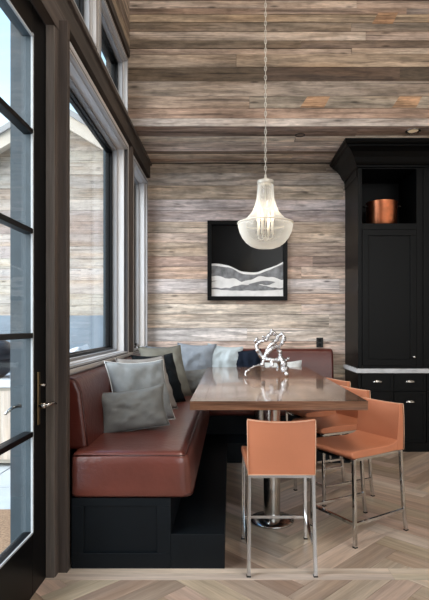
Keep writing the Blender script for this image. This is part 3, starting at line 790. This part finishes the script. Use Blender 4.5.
# ------------------------------------------------------------------ cabinets
CXL, CYF, CXR = 1.41, 5.51, 3.3
YBk = YB-.004
lc = thing('base_cabinet', 'black base cabinet with drawers and silver cup pulls', 'cabinet', (CXL, CYF, 0))
def relc(mb): mb.v = [(x-CXL, y-CYF, z) for x, y, z in mb.v]; return mb
mb = MB(); mb.box(CXL, CXR, CYF+.02, YBk, .0, .87); mb.box(CXL, CXR, CYF+.004, CYF+.02, 0, .1); mb.box(CXL, CXL+.035, CYF, CYF+.02, .1, .87)
obj('carcass', relc(mb), 'cab', lc, bevel=.002)
dw = .358
for c_ in range(5):
    x0 = CXL+.04+c_*dw
    for z0, z1 in ((.675, .862), (.105, .668)):
        mb = MB(); mb.box(x0, x0+dw-.008, CYF, CYF+.02, z0, z1)
        for a in ((x0, x0+dw-.008, z1-.03, z1), (x0, x0+dw-.008, z0, z0+.03), (x0, x0+.03, z0+.03, z1-.03), (x0+dw-.038, x0+dw-.008, z0+.03, z1-.03)): mb.box(a[0], a[1], CYF-.006, CYF, a[2], a[3])
        dr = obj('drawer', relc(mb), 'cab', lc)
        cx_, cz = x0+dw/2-.004, (z1-.092 if z1 > .8 else z1-.12)
        vs = []; mb = MB(); n = 10; m_ = 5
        for i in range(n+1):
            a = PI*i/n
            for j in range(m_+1):
                b = PI/2*j/m_
                vs.append((cx_+.055*math.cos(a)*math.cos(b*.98), CYF-.006-.03*math.sin(b), cz+.032*math.sin(a)*math.cos(b*.98)))
        mb.add(vs, [(i*(m_+1)+j, (i+1)*(m_+1)+j, (i+1)*(m_+1)+j+1, i*(m_+1)+j+1) for i in range(n) for j in range(m_)])
        q = obj('cup_pull', relc(mb), 'steel', dr, smooth=True); s_ = q.modifiers.new('s', 'SOLIDIFY'); s_.thickness = .003
mb = MB(); mb.box(CXL-.02, CXR, CYF-.03, YBk, .872, .92); tag(obj('countertop', mb, 'marble', bevel=.003), 'pale grey stone countertop on the black base cabinet', 'countertop')

tc_ = thing('tall_cabinet', 'tall black cabinet with open niche and crown moulding, reaching the soffit', 'cabinet', (CXL, CYF, .922))
def relt(mb): mb.v = [(x-CXL, y-CYF, z-.922) for x, y, z in mb.v]; return mb
nx0, nx1, nz0, nz1 = 1.455, 2.055, 2.52, 3.12
mb = MB(); zb, zt = .923, 3.2
mb.box(CXL, nx0, CYF, YBk, zb, zt); mb.box(nx1, 2.125, CYF, YBk, zb, zt); mb.box(nx0, nx1, CYF, YBk, nz1, zt)
mb.box(nx0, nx1, YBk-.05, YBk, zb, nz1); mb.box(nx0, nx1, CYF, YBk-.05, 2.455, nz0); mb.box(nx0, nx1, CYF, YBk-.05, zb, .95)
mb.box(2.125, CXR, CYF+.02, YBk, zb, zt); mb.box(2.125, CXR, CYF, CYF+.02, 3.12, zt)
mb.box(CXL-.008, CXL, CYF+.04, YBk, 3.05, 3.2)
obj('carcass', relt(mb), 'cab', tc_, bevel=.002)
def door(x0, x1, z0, z1, kx, kz):
    mb = MB(); mb.box(x0, x1, CYF+.004, CYF+.02, z0, z1); r = .065
    for a in ((x0, x1, z1-r, z1), (x0, x1, z0, z0+r), (x0, x0+r, z0+r, z1-r), (x1-r, x1, z0+r, z1-r)): mb.box(a[0], a[1], CYF-.008, CYF+.004, a[2], a[3])
    e = .008
    for a in ((x0+r, x1-r, z1-r-e, z1-r), (x0+r, x1-r, z0+r, z0+r+e), (x0+r, x0+r+e, z0+r, z1-r), (x1-r-e, x1-r, z0+r, z1-r)): mb.box(a[0], a[1], CYF-.002, CYF+.004, a[2], a[3])
    d_ = obj('door', relt(mb), 'cab', tc_, bevel=.002)
    mb = MB(); mb.lathe([(.006,0), (.006,.014), (.014,.02), (.015,.026), (.009,.032)], seg=16); mb.v = [(kx+x, CYF-.008-z, kz+y) for x, y, z in mb.v]
    obj('knob', relt(mb), 'steel', d_, smooth=True)
door(nx0+.003, nx1-.003, .953, 2.452, 2.02, 1.05)
door(2.128, 2.72, .953, 3.117, 2.69, 1.05)
door(2.724, CXR-.003, .953, 3.117, 2.76, 1.05)
# crown moulding : mitred sweep (left side, then front)
prof = [(0,3.13), (.02,3.135), (.02,3.155), (.035,3.165), (.05,3.185), (.075,3.23), (.115,3.275), (.165,3.305), (.185,3.31), (.185,3.325), (.21,3.335), (.225,3.35), (.225,3.377), (0,3.377)]
mb = MB(); vs = []; m_ = len(prof)
for p, z in prof: vs.append((CXL-p*.85, YBk, z))
for p, z in prof: vs.append((CXL-p*.85, CYF-p, z))
for p, z in prof: vs.append((CXR, CYF-p, z))
fs = [(i*m_+k, i*m_+(k+1) % m_, (i+1)*m_+(k+1) % m_, (i+1)*m_+k) for i in range(2) for k in range(m_)]+[tuple(range(m_)), tuple(range(2*m_, 3*m_))]
mb.add(vs, fs); obj('crown_moulding', relt(mb), 'cab', tc_)

# copper pot
pz = nz0; pot = thing('copper_pot', 'hammered copper stock pot with dark rim in the cabinet niche', 'pot', (1.735, 5.72, pz))
mb = MB(); mb.lathe([(.001,0), (.165,0), (.172,.008), (.172,.262), (.178,.27), (.178,.275), (.166,.275), (.166,.02), (.001,.02)], seg=48, cap=False)
obj('body', mb, 'copper', pot, smooth=True)
for s in (-1, 1):
    mb = MB(); mb.tube([(s*.171,-.045,.225), (s*.20,-.04,.235), (s*.215,0,.238), (s*.20,.04,.235), (s*.171,.045,.225)], .006, 8)
    obj('handle', mb, 'copper_in', pot, smooth=True)
mb = MB(); mb.lathe([(.001,.262), (.15,.258), (.165,.263), (.165,.268), (.15,.266), (.02,.275), (.001,.275)], seg=40, cap=False); obj('lid', mb, 'copper_in', pot, smooth=True)

# ------------------------------------------------------------------ sculpture
def sculpt():
    K = 1/568.
    P = lambda x, y, d=0: ((x-165)*K, d, (214-y)*K)
    paths = [([(155,205,.0), (148,180,-.01), (158,150,0), (140,135,.01), (125,105,0), (118,85,.02), (135,62,0), (165,55,-.02), (178,30,0), (205,18,.01), (228,38,.02), (215,62,0), (190,80,-.02), (172,112,0), (158,150,0)], .014),
             ([(158,150,0), (190,158,-.02), (225,160,0), (245,150,.02), (238,115,.03), (225,90,.01), (200,95,-.01), (175,120,-.02)], .015),
             ([(245,150,.0), (255,175,-.03), (262,205,-.06), (270,226,-.085)], [.016,.024,.026,.014]),
             ([(228,38,.02), (250,22,.0), (262,45,-.01), (250,70,.0), (235,92,.02)], .012),
             ([(155,200,.0), (130,186,-.04), (100,190,-.08), (70,206,-.10), (55,222,-.12), (60,232,-.13)], [.012,.010,.008,.008,.007,.006]),
             ([(118,85,.02), (112,60,.0), (120,48,-.01)], .010), ([(205,18,.01), (196,4,0)], .011), ([(165,55,-.02), (150,40,-.03)], .010),
             ([(225,160,0), (240,190,.05), (232,212,.09)], .013), ([(245,150,.02), (275,160,.03), (285,150,.03)], .010), ([(190,158,-.02), (200,182,-.05), (188,190,-.06)], .010)]
    mb = MB()
    for pts, r in paths:
        P3 = [Vector(P(*p)) for p in pts]; out = []; rr = []
        n = len(P3)
        for i in range(n-1):
            p0, p1, p2, p3 = P3[max(i-1,0)], P3[i], P3[i+1], P3[min(i+2,n-1)]
            for s in range(5):
                t = s/5; q = .5*((2*p1)+(-p0+p2)*t+(2*p0-5*p1+4*p2-p3)*t*t+(-p0+3*p1-3*p2+p3)*t**3)
                base = r if not isinstance(r, list) else r[i]*(1-t)+r[i+1]*t
                out.append(q); rr.append(base*1.45*(.9+.75*noise.noise(q*60)))
        out.append(P3[-1]); rr.append(rr[-1]*.6)
        mb.tube(out, rr, 9)
        for q in P3: mb.ball(q+Vector((R.uniform(-.006,.006), R.uniform(-.01,.01), R.uniform(-.004,.006))), (r if not isinstance(r, list) else r[min(P3.index(q), len(r)-1)])*R.uniform(1.3, 1.7), 8)
    mz = min(v[2] for v in mb.v); mb.v = [(x, y, z-mz) for x, y, z in mb.v]
    o = obj('branch_sculpture', mb, 'silver', smooth=True, sub=1)
    o.location = (.33, 4.62, TZ+.001); return tag(o, 'silver knotted branch sculpture on the glossy table', 'sculpture')
sculpt()

# ------------------------------------------------------------------ light
w = bpy.data.worlds.new('World'); bpy.context.scene.world = w; w.use_nodes = True
N = w.node_tree.nodes; L = w.node_tree.links; bg = N['Background']
tc = N.new('ShaderNodeTexCoord'); sp = N.new('ShaderNodeSeparateXYZ'); L.new(tc.outputs['Generated'], sp.inputs[0])
cr = N.new('ShaderNodeValToRGB'); L.new(sp.outputs['Z'], cr.inputs[0])
e = cr.color_ramp.elements; e[0].position = .0; e[0].color = (.80, .84, .88, 1); e[1].position = .75; e[1].color = (.22, .46, .80, 1)
q = e.new(.22); q.color = (.86, .92, .97, 1); q = e.new(.42); q.color = (.50, .74, .93, 1)
L.new(cr.outputs[0], bg.inputs[0]); bg.inputs[1].default_value = 1.0

def area(name, loc, target, sx, sy, power, col=(1,1,1)):
    l = bpy.data.lights.new(name, 'AREA'); l.shape = 'RECTANGLE'; l.size = sx; l.size_y = sy; l.energy = power; l.color = col
    o = bpy.data.objects.new(name, l); C.objects.link(o); o.location = loc
    o.rotation_euler = (Vector(target)-Vector(loc)).to_track_quat('-Z', 'Y').to_euler(); return o
sl = bpy.data.lights.new('soft_sun', 'SUN'); sl.energy = 4; sl.angle = math.radians(70); sl.color = (1, .97, .93)
so_ = bpy.data.objects.new('soft_sun', sl); C.objects.link(so_); so_.location = (-6, -2, 8)
so_.rotation_euler = Vector((1, .62, -.62)).to_track_quat('-Z', 'Y').to_euler()
area('great_room_fill', (2.6, -2.2, 2.8), (.8, 5, 1.6), 3.5, 3.0, 40, (1, .96, .9))  # added fill from behind the camera, standing in for unseen windows
area('kitchen_overhead_fill', (1.2, 2.2, 5.5), (1.0, 3.8, 0), 1.6, 1.6, 60, (1, .92, .82))  # added overhead fill to brighten the room; no lamp fixture hangs here
pl = bpy.data.lights.new('chandelier_glow', 'POINT'); pl.energy = .6; pl.color = (1, .86, .68); pl.shadow_soft_size = .06
po = bpy.data.objects.new('chandelier_glow', pl); C.objects.link(po); po.location = (CX, CY, 2.33)

# ------------------------------------------------------------------ camera
cam = bpy.data.cameras.new('Camera'); co = bpy.data.objects.new('Camera', cam); C.objects.link(co)
co.location = (0, 0, 1.4); co.rotation_euler = (PI/2, 0, 0)
cam.sensor_fit = 'HORIZONTAL'; cam.sensor_width = 36; cam.lens = 36*500/429
cam.shift_x = -15.5/429; cam.shift_y = 25/429; cam.clip_start = .05
sc = bpy.context.scene; sc.camera = co
sc.view_settings.view_transform = 'Standard'; sc.view_settings.look = 'None'; sc.view_settings.gamma = 1; sc.view_settings.use_curve_mapping = False
sc.view_settings.exposure = 0.93
